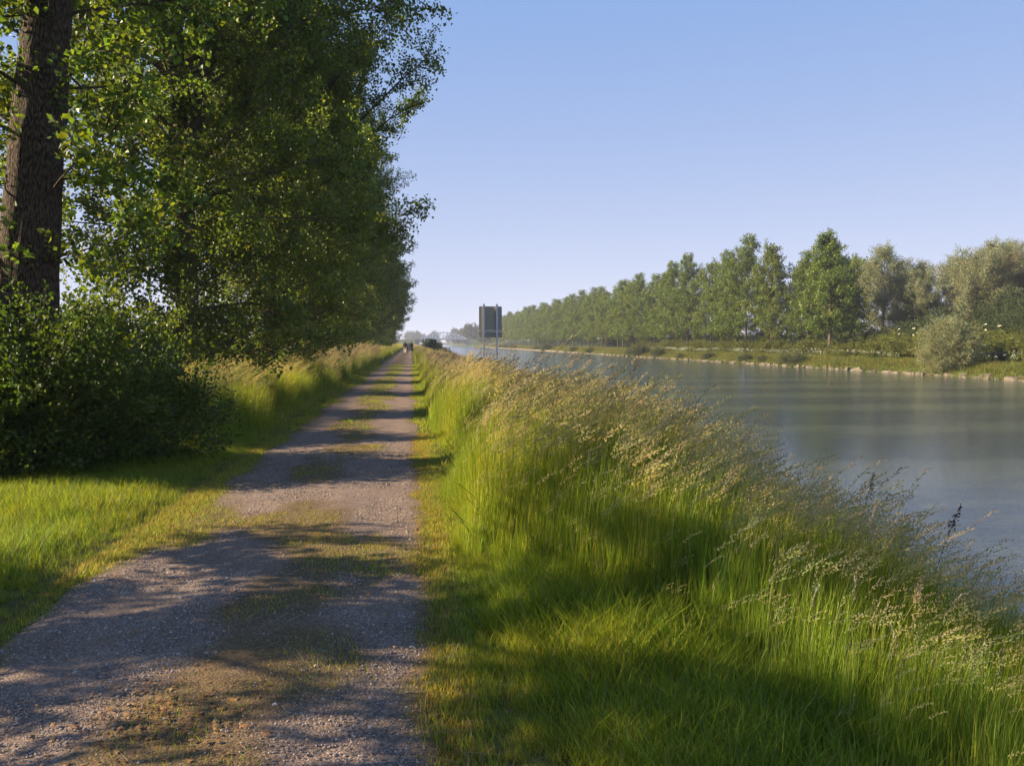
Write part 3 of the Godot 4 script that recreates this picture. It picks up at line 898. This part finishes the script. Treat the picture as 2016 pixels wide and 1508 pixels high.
	while d < 420.0:
		where.append(Transform3D(Basis(Vector3.UP, rnd(-0.3, 0.3)).scaled(Vector3(0.6, 0.5, 1.4)), Vector3(38.42, -0.72, -d)))
		cols.append(tint(0.25, 0.05))
		d += 1.3
	many("stones", rocks[0], M.rock, where, cols, t, "stuff")

func build_near_bank_shrubs() -> void:
	var dark := narrow_sprig(431, 30, 0.11, 0.5, 0.4, Color(0.035, 0.055, 0.018))
	var b := thing("bank_shrub", "dark rounded shrub on the near bank beyond the walkers", "shrub", Vector3(4.0, -0.5, -145.0), "dark shrubs on the near bank")
	grow_shrub(b, 700, Vector3(1.5, 1.3, 1.5), 300, dark, M.far_leaf, 0.3)
	for s in [[4.4, 135.0, 0.75], [4.3, 104.0, 0.62], [4.5, 97.0, 0.5], [4.6, 90.0, 0.42], [4.2, 190.0, 1.2]]:
		copy(b, "bank_shrub", Vector3(s[0], -0.75, -s[1]), s[1], s[2], "dark low shrub at the near water edge beyond the sign")

func build_stems() -> void:
	# single tall stems that stand out of the grass
	var g := "tall seeding stems standing out of the canal grass"
	var spots := [[2.05, 3.25, 0.62, 0.5, "bright reed stem with fluffy plume rising from the shaded grass"], [2.75, 3.5, 0.7, 1.1, "arching grass stem with drooping feathery head over shaded grass"], [2.5, 3.2, 0.55, 1.3, "short arching stem bent over with brownish feathery head"], [3.0, 3.3, 0.6, 1.2, "bent stem with feathery head beside the arching grass stem"]]
	for k in spots.size():
		rg.seed = 720 + k
		var q: Array = spots[k]
		var t := thing("seeding_stem", q[4], "grass stem", Vector3(q[0], gy(q[0]), -q[1]), g)
		var s := Shape.new()
		var tip := stalk(s, rnd(-0.4, 0.4), q[2], 0.2, q[3], 0.0032, Color(0.24, 0.27, 0.05))
		part("stem", s.mesh(), M.grass, t)
		var lf := Shape.new()
		for i in 3: blade(lf, Vector3(0.05 * i, q[2] * (0.2 + 0.2 * i), 0), rnd(-1.5, 2.0), 0.28, 0.7, 0.9, 0.013, Color(0.2, 0.26, 0.03), 4)
		part("leaves", lf.mesh(), M.grass, t)
		var h := Shape.new()
		var d := Vector3(0.25, 0.95, 0) if k == 0 else Vector3(0.9, 0.1, 0.1)
		for i in 90:
			var u := rg.randf()
			var o := dirv() * 0.022 * sin(PI * minf(1.0, u * 0.9 + 0.1))
			var b := tip + d * (0.13 * u - 0.03) + (Vector3.ZERO if k == 0 else Vector3(0, -0.05 * u * u, 0)) + o * rg.randf()
			h.leaf(b, (d + o * 30.0 * 0.6).normalized(), o.normalized().cross(d).normalized(), rnd(0.012, 0.024), 0.14, Color(0.5, 0.38, 0.22) * rnd(0.8, 1.2))
		part("seed_head", h.mesh(), M.straw, t)
	var spots2 := [[2.75, 4.7, 1.12], [2.85, 4.1, 1.08]]
	for k in 2:
		rg.seed = 740 + k
		var q: Array = spots2[k]
		var t := thing("dock_plant", ["dark brown dock seed spike standing against the water", "second dark dock spike, leaning more, against the water"][k], "weed", Vector3(q[0], gy(q[0]), -q[1]), "dock plants on the bank")
		var s := Shape.new()
		var tip := stalk(s, 0.2, q[2], 0.05, 0.25 + 0.1 * k, 0.0035, Color(0.14, 0.1, 0.06))
		part("stem", s.mesh(), M.grass, t)
		var h := Shape.new()
		var d := Vector3(0.15, 1, 0).normalized() if k == 0 else Vector3(0.35, 0.9, 0).normalized()
		for i in 80:
			var u := rg.randf()
			var o := dirv() * 0.022 * (1.1 - u)
			h.leaf(tip + d * (0.18 * u - 0.12) + o, dirv(), dirv(), rnd(0.01, 0.018), 0.5, Color(0.1, 0.075, 0.055) * rnd(0.7, 1.3))
		part("seed_head", h.mesh(), M.straw, t)

# ---------------------------------------------------------------- sign, bridge, people
func round_plate(w: float, h: float, depth: float, r: float) -> ArrayMesh:
	var s := Shape.new()
	var pts := []
	for c in [[1, 1, 0.0], [-1, 1, 90.0], [-1, -1, 180.0], [1, -1, 270.0]]:
		for k in 5:
			var a := deg_to_rad(c[2] + 22.5 * k)
			pts.append(Vector3(c[0] * (w / 2 - r) + r * cos(a), c[1] * (h / 2 - r) + r * sin(a), 0))
	var f := Vector3(0, 0, depth / 2)
	for i in pts.size():
		var a: Vector3 = pts[i]
		var b: Vector3 = pts[(i + 1) % pts.size()]
		s.tri(f, b + f, a + f, Color.WHITE)
		s.tri(-f, a - f, b - f, Color.WHITE)
		s.quad(a + f, b + f, b - f, a - f, Color.WHITE)
	return s.mesh()
func build_sign() -> void:
	var t := thing("navigation_sign", "back of a grey canal sign on two steel posts at the bank", "sign", Vector3(4.1, gy(4.1), -41.0))
	var base := gy(4.1)
	for x in [-0.35, 0.33]:
		var s := Shape.new()
		s.box(Vector3(x - 0.045, -0.5, -0.02), Vector3(x + 0.045, 3.62 - base, 0.07), Color.WHITE)
		var post := part("post", s.mesh(), M.galvanised, t)
		for y in [2.25, 2.86]:
			s = Shape.new()
			s.box(Vector3(x - 0.06, y - base - 0.035, 0.0705), Vector3(x + 0.06, y - base + 0.035, 0.078), Color.WHITE)
			part("clamp", s.mesh(), M.galvanised, post)
	var p := part("panel", round_plate(1.2, 1.3, 0.03, 0.07), M.sign_back, t)
	p.position = Vector3(0, 2.85 - base, -0.045)
	var q := part("lower_panel", round_plate(1.2, 0.29, 0.03, 0.05), M.sign_back, t)
	q.position = Vector3(0.01, 2.03 - base, -0.045)
	for y in [2.25, 2.86]:
		var s := Shape.new()
		s.box(Vector3(-0.58, y - 2.85 - 0.022, 0.0165), Vector3(0.58, y - 2.85 + 0.022, 0.0235), Color.WHITE)
		part("rail", s.mesh(), M.galvanised if y < 2.5 else M.sign_back, p)

func build_bridge() -> void:
	var D := 560.0
	var t := thing("arch_bridge", "white steel bowstring bridge spanning the canal far off", "bridge", Vector3(0, 0, -D))
	var x0 := 7.0; var x1 := 38.5; var y0 := 4.6; var rise := 4.0
	var n := 12
	for side in [0.0, -7.0]:
		var top := []
		for i in n + 1:
			var u := float(i) / n
			top.append(Vector3(lerpf(x0, x1, u), y0 + 0.4 + rise * 4.0 * u * (1 - u), side))
		var s := Shape.new()
		for i in n: s.bar(top[i], top[i + 1], 0.5, 0.55, Color.WHITE)
		var arch := part("arch", s.mesh(), M.white_steel, t)
		s = Shape.new()
		s.bar(Vector3(x0 - 1.0, y0, side), Vector3(x1 + 1.0, y0, side), 0.5, 0.7, Color.WHITE)
		part("tie_beam", s.mesh(), M.white_steel, t)
		for i in range(1, n):
			s = Shape.new()
			s.bar(Vector3(top[i].x, y0, side), top[i], 0.28, 0.28, Color.WHITE)
			part("hanger", s.mesh(), M.white_steel, arch)
			if i < n - 1:
				s = Shape.new()
				var a := i if i < n / 2 else i + 1
				var b := i + 1 if i < n / 2 else i
				s.bar(Vector3(top[b].x, y0, side), top[a], 0.22, 0.22, Color.WHITE)
				part("diagonal", s.mesh(), M.white_steel, arch)
	var s := Shape.new()
	s.box(Vector3(x0 - 14, y0 - 0.9, -6.7), Vector3(x1 + 14, y0 - 0.36, -0.3), Color.WHITE)
	part("deck", s.mesh(), M.concrete, t)
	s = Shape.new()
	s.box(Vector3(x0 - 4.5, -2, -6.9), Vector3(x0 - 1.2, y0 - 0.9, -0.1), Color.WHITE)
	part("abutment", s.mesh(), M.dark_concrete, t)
	s = Shape.new()
	s.box(Vector3(x1 + 1.2, -2, -6.9), Vector3(x1 + 4.5, y0 - 0.9, -0.1), Color.WHITE)
	part("abutment", s.mesh(), M.concrete, t)
	# earth ramps that carry the road up to it
	var e := Shape.new()
	for q in [[x1 + 4.0, 140.0], [x0 - 4.5, -150.0]]:
		var a := Vector3(q[0], y0 - 0.6, -D); var b := Vector3(q[1], 0.5, -D)
		var wd := Vector3(0, 0, 8.0)
		var off := Vector3(0, 0, -3.5)
		var low := Vector3(0, -7.0, 0)
		e.quad(a + off + wd * 0.6, b + off + wd * 0.6, b + off - wd * 0.6, a + off - wd * 0.6, Color(0.1, 0.12, 0.05))
		e.quad(a + off + wd * 0.6, a + off + wd * 1.8 + low, b + off + wd * 1.8 + low, b + off + wd * 0.6, Color(0.1, 0.12, 0.05))
		e.quad(a + off - wd * 0.6, a + off - wd * 1.8 + low, b + off - wd * 1.8 + low, b + off - wd * 0.6, Color(0.1, 0.12, 0.05))
		e.quad(a + off + wd * 0.6, a + off - wd * 0.6, a + off - wd * 1.8 + low, a + off + wd * 1.8 + low, Color(0.1, 0.12, 0.05))
	part("embankment", e.mesh(), M.soil, self).set_meta("kind", "structure")
	var ms := Shape.new()
	ms.tube([Vector3(0, -1, 0), Vector3(0, 16, 0)], [0.35, 0.18], 8, Color.WHITE)
	var mast := thing("mast", "thin steel mast standing behind the bridge", "mast", Vector3(21.5, 0.0, -880.0))
	part("pole", ms.mesh(true), M.galvanised, mast)
	for y in [13.0, 15.0]:
		ms = Shape.new()
		ms.bar(Vector3(-0.9, y, 0), Vector3(0.9, y, 0), 0.15, 0.15, Color.WHITE)
		part("crossarm", ms.mesh(), M.galvanised, mast)
	# trees round the bridge
	var sprig := poplar_sprig(441, 22, 0.45, 1.6, Color(0.075, 0.095, 0.045))
	var proto := thing("distant_tree", "hazy tree beyond the bridge at the end of the canal", "tree", Vector3(44, 0, -600), "trees far off round the bridge")
	grow(proto, 580, {"H": 13.0, "r": 0.25, "R": 4.6, "low": 1.2, "limbs": 34, "subs": 1.2, "per": 3, "sides": 5, "kind": 1, "sub_len": 1.6}, sprig, M.far_leaf, Color(0.14, 0.12, 0.1))
	rg.seed = 585
	for k in 60:
		var d := 590.0 + 9.0 * k
		var x := rnd(42, 62) if k < 30 else rnd(-5, 90)
		copy(proto, "distant_tree", Vector3(x, 0, -d), rnd(0, TAU), rnd(0.6, 1.05))
	var big := copy(proto, "distant_tree", Vector3(40.5, 0.2, -420.0), 1.0, 0.95, "broad tree standing forward of the far poplars near the bridge")
	copy(proto, "distant_tree", Vector3(44.5, 0.2, -470.0), 3.0, 0.9)
	copy(proto, "distant_tree", Vector3(45.5, 0.2, -505.0), 5.0, 0.8)
	big.set_meta("group", "trees far off round the bridge")

# one continuous skin from tapered capsules: bones are [from, to, radius, radius]
func skin(bones: Array, cell: float, blend: float) -> ArrayMesh:
	var lo := Vector3.ONE * 1e9; var hi := -lo
	for b in bones:
		var r := Vector3.ONE * (maxf(b[2], b[3]) + 2.0 * cell)
		lo = lo.min(b[0] - r).min(b[1] - r)
		hi = hi.max(b[0] + r).max(b[1] + r)
	var nx := int((hi.x - lo.x) / cell) + 2; var ny := int((hi.y - lo.y) / cell) + 2; var nz := int((hi.z - lo.z) / cell) + 2
	var f := PackedFloat32Array()
	f.resize(nx * ny * nz)
	f.fill(1.0)
	for b in bones:
		var a: Vector3 = b[0]; var ab: Vector3 = b[1] - b[0]
		var l2 := maxf(ab.length_squared(), 1e-9)
		var r := Vector3.ONE * (maxf(b[2], b[3]) + 2.0 * cell + blend)
		var p0 := ((a.min(b[1]) - r - lo) / cell).max(Vector3.ZERO)
		var p1 := ((a.max(b[1]) + r - lo) / cell).min(Vector3(nx - 1, ny - 1, nz - 1))
		for i in range(int(p0.x), int(p1.x) + 1):
			for j in range(int(p0.y), int(p1.y) + 1):
				for k in range(int(p0.z), int(p1.z) + 1):
					var p := lo + Vector3(i, j, k) * cell
					var t := clampf((p - a).dot(ab) / l2, 0, 1)
					var dd := (p - a - ab * t).length() - lerpf(b[2], b[3], t)
					var q := (i * ny + j) * nz + k
					var h := maxf(blend - absf(f[q] - dd), 0.0) / blend
					f[q] = minf(f[q], dd) - h * h * blend * 0.25
	var s := Shape.new()
	var at := {}
	for i in nx - 1:
		for j in ny - 1:
			for k in nz - 1:
				var q := (i * ny + j) * nz + k
				var sum := Vector3.ZERO
				var n := 0
				var inside := 0
				var e := [q, q + ny * nz, q + nz, q + ny * nz + nz, q + 1, q + ny * nz + 1, q + nz + 1, q + ny * nz + nz + 1]
				for m in 8:
					if f[e[m]] < 0.0: inside += 1
				if inside == 0 or inside == 8: continue
				for m in 8:
					for ax in [1, 2, 4]:
						if m & ax: continue
						var va := f[e[m]]; var vb := f[e[m | ax]]
						if (va < 0.0) == (vb < 0.0): continue
						var u := va / (va - vb)
						var pa := Vector3(m & 1, (m >> 1) & 1, (m >> 2) & 1)
						var pb := Vector3((m | ax) & 1, ((m | ax) >> 1) & 1, ((m | ax) >> 2) & 1)
						sum += pa.lerp(pb, u)
						n += 1
				at[q] = s.v.size()
				s.v.append(lo + (Vector3(i, j, k) + sum / n) * cell)
				s.c.append(Color.WHITE)
	var st := [ny * nz, nz, 1]
	for i in range(1, nx - 1):
		for j in range(1, ny - 1):
			for k in range(1, nz - 1):
				var q := (i * ny + j) * nz + k
				for ax in 3:
					var va := f[q]; var vb := f[q + st[ax]]
					if (va < 0.0) == (vb < 0.0): continue
					var u: int = st[(ax + 1) % 3]; var w: int = st[(ax + 2) % 3]
					if not (at.has(q) and at.has(q - u) and at.has(q - w) and at.has(q - u - w)): continue
					var c := [at[q - u - w], at[q - w], at[q], at[q - u]]
					if va < 0.0: c.reverse()
					for m in [0, 1, 2, 0, 2, 3]: s.ix.append(c[m])
	return s.mesh(true)

func person(label: String, at: Vector3, turn: float, size: float, look_: Dictionary) -> void:
	var t := thing("person", label, "person", at, "walkers far down the path")
	t.rotation.y = turn
	t.scale = Vector3.ONE * size
	var st: float = look_.stride
	var V := func(x, y, z): return Vector3(x, y, z)
	var hipL := Vector3(-0.09, 0.9, 0); var hipR := Vector3(0.09, 0.9, 0)
	var kneeL := Vector3(-0.1, 0.49, -0.12 * st); var kneeR := Vector3(0.1, 0.49, 0.02 * st)
	var ankL := Vector3(-0.1, 0.08, -0.2 * st); var ankR := Vector3(0.1, 0.12, 0.28 * st)
	var shL := Vector3(-0.17, 1.38, 0); var shR := Vector3(0.17, 1.38, 0)
	var elL := Vector3(-0.24, 1.1, 0.08 * st); var elR := Vector3(0.24, 1.1, -0.04 * st)
	var wrL := Vector3(-0.24, 0.88, 0.02 * st); var wrR := Vector3(0.24, 0.9, -0.16 * st)
	var head_ := Vector3(0, 1.6, -0.02)
	var body := [[Vector3(0, 0.95, 0), Vector3(0, 1.15, 0), 0.13, 0.115], [Vector3(0, 1.15, 0), Vector3(0, 1.33, 0), 0.115, 0.13], [shL, shR, 0.07, 0.07], [Vector3(0, 1.4, 0), Vector3(0, 1.52, -0.01), 0.055, 0.05],
		[head_ + Vector3(0, 0.03, 0.015), head_ + Vector3(0, 0.0, -0.02), 0.1, 0.09], [head_ + Vector3(0, -0.04, -0.03), head_ + Vector3(0, -0.08, -0.05), 0.07, 0.045], [head_ + Vector3(0, 0, -0.1), head_ + Vector3(0, -0.03, -0.115), 0.012, 0.016],
		[hipL, kneeL, 0.085, 0.056], [kneeL, ankL, 0.056, 0.036], [hipR, kneeR, 0.085, 0.056], [kneeR, ankR, 0.056, 0.036], [hipL, hipR, 0.1, 0.1],
		[ankL, ankL + Vector3(0, -0.045, -0.15), 0.036, 0.03], [ankR, ankR + Vector3(0, -0.08, -0.12), 0.036, 0.03],
		[shL, elL, 0.05, 0.04], [elL, wrL, 0.04, 0.026], [shR, elR, 0.05, 0.04], [elR, wrR, 0.04, 0.026]]
	for e in [wrL, wrR]:
		var sx := signf(e.x)
		body.append([e, e + Vector3(0, -0.08, -0.01), 0.026, 0.032])
		for k in 4: body.append([e + Vector3(0, -0.08, -0.03 + 0.02 * k), e + Vector3(-0.012 * sx, -0.16 + 0.012 * absf(k - 1.4), -0.035 + 0.022 * k), 0.0095, 0.008])
		body.append([e + Vector3(0, -0.04, -0.03), e + Vector3(-0.02 * sx, -0.1, -0.06), 0.011, 0.009])
	part("body", skin(body, 0.018, 0.03), M.skin, t)
	var top := [[Vector3(0, 0.92, 0), Vector3(0, 1.15, 0), 0.155, 0.135], [Vector3(0, 1.15, 0), Vector3(0, 1.34, 0), 0.135, 0.15], [shL, shR, 0.09, 0.09], [shL, elL if look_.sleeves == 0 else elL, 0.07, 0.06], [shR, elR, 0.07, 0.06]]
	if look_.sleeves: top.append_array([[elL, wrL, 0.06, 0.042], [elR, wrR, 0.06, 0.042]])
	part("top", skin(top, 0.022, 0.05), look_.top, t)
	if look_.skirt:
		var s := Shape.new()
		var rings := [[1.0, 0.17], [0.85, 0.22], [0.6, 0.29], [0.46, 0.33]]
		for i in 4:
			for j in 20:
				var a := TAU * j / 20
				var r: float = rings[i][1] * (1.0 + 0.05 * i * sin(a * 5))
				s.v.append(Vector3(cos(a) * r, rings[i][0], sin(a) * r * 0.85)); s.c.append(Color.WHITE)
		for i in 3:
			for j in 20:
				var a := i * 20 + j; var b := i * 20 + (j + 1) % 20
				for q in [a, b, b + 20, a, b + 20, a + 20]: s.ix.append(q)
		part("skirt", s.mesh(true), look_.legs, t)
	else:
		part("trousers", skin([[hipL, hipR, 0.12, 0.12], [hipL, kneeL, 0.1, 0.075], [hipR, kneeR, 0.1, 0.075], [kneeL, kneeL.lerp(ankL, look_.hem), 0.075, 0.06], [kneeR, kneeR.lerp(ankR, look_.hem), 0.075, 0.06]], 0.022, 0.05), look_.legs, t)
	part("hair", skin([[head_ + Vector3(0, 0.05, 0.03), head_ + Vector3(0, 0.02, 0.05), 0.105, 0.095], [head_ + Vector3(0, 0.0, 0.07), head_ + Vector3(0, -0.14, 0.08), 0.07, 0.05]], 0.02, 0.03), look_.hair, t)
	for e in [[ankL, Vector3(0, -0.045, -0.15)], [ankR, Vector3(0, -0.08, -0.12)]]:
		part("shoe", skin([[e[0] + Vector3(0, -0.03, 0.03), e[0] + e[1], 0.046, 0.04]], 0.02, 0.02), M.shoe, t)

func build_people() -> void:
	person("walker in a dark top and dark flared skirt on the path", Vector3(-0.02, 0.03, -112.0), 0.03, 1.02, {"stride": 0.5, "top": M.dark_cloth, "legs": M.dark_cloth, "skirt": true, "hem": 0.1, "sleeves": 1, "hair": M.hair})
	person("walker in a dark top and pale trousers at the path edge", Vector3(-0.95, 0.03, -118.0), -0.1, 1.04, {"stride": 1.0, "top": M.brown_cloth, "legs": M.pale_cloth, "skirt": false, "hem": 0.95, "sleeves": 1, "hair": M.hair})
	person("fair-haired walker in pale clothes between the two dark ones", Vector3(-0.5, 0.03, -123.0), 0.1, 0.98, {"stride": 0.8, "top": M.pale_cloth, "legs": M.brown_cloth, "skirt": false, "hem": 0.4, "sleeves": 0, "hair": M.fair_hair})

# ---------------------------------------------------------------- scene
func _ready() -> void:
	var cam := Camera3D.new()
	cam.name = "camera"
	cam.fov = 51.83
	cam.near = 0.05
	cam.far = 9000.0
	cam.position = Vector3(0, EYE, 0)
	cam.rotation = Vector3(-atan(79.0 / 1552.0), -atan(198.0 / 1552.0), 0)
	add_child(cam)
	cam.current = true
	var env := Environment.new()
	env.tonemap_mode = Environment.TONE_MAPPER_LINEAR
	env.tonemap_exposure = 3.05
	env.background_mode = Environment.BG_SKY
	var sky := Sky.new()
	var sm := ProceduralSkyMaterial.new()
	sm.sky_top_color = lin(0.19, 0.36, 0.73)
	sm.sky_horizon_color = lin(0.8, 0.83, 0.97)
	sm.sky_curve = 0.15
	sm.ground_bottom_color = lin(0.08, 0.09, 0.06)
	sm.ground_horizon_color = lin(0.5, 0.52, 0.58)
	sm.sun_angle_max = 4.0
	sky.sky_material = sm
	env.sky = sky
	env.background_energy_multiplier = 0.345
	env.sdfgi_enabled = true
	env.ssao_enabled = true
	env.ssil_enabled = true
	env.fog_enabled = true
	env.fog_density = 0.00045
	env.fog_light_color = Color(0.86, 0.88, 0.96)
	var we := WorldEnvironment.new()
	we.name = "environment"
	we.environment = env
	add_child(we)
	var sun := DirectionalLight3D.new()
	sun.name = "sun"
	sun.light_energy = 1.6
	sun.light_angular_distance = 0.5
	sun.light_color = Color(1.0, 0.92, 0.78)
	sun.shadow_enabled = true
	var towards := Vector3(cos(deg_to_rad(25.0)), -sin(deg_to_rad(25.0)), 0.03).normalized()
	sun.basis = Basis.looking_at(towards, Vector3.UP)
	add_child(sun)

	patch.seed = 7
	patch.frequency = 0.05
	patch.fractal_octaves = 3
	fine.seed = 9
	fine.frequency = 0.08
	fine.fractal_octaves = 3
	bark_noise.seed = 4
	bark_noise.frequency = 3.2
	bark_noise.fractal_octaves = 3
	make_materials()
	build_ground()
	build_left_row()
	build_far_bank()
	build_near_bank_shrubs()
	build_bridge()
	build_sign()
	build_people()
	build_grass()
	build_path_details()
	build_stems()
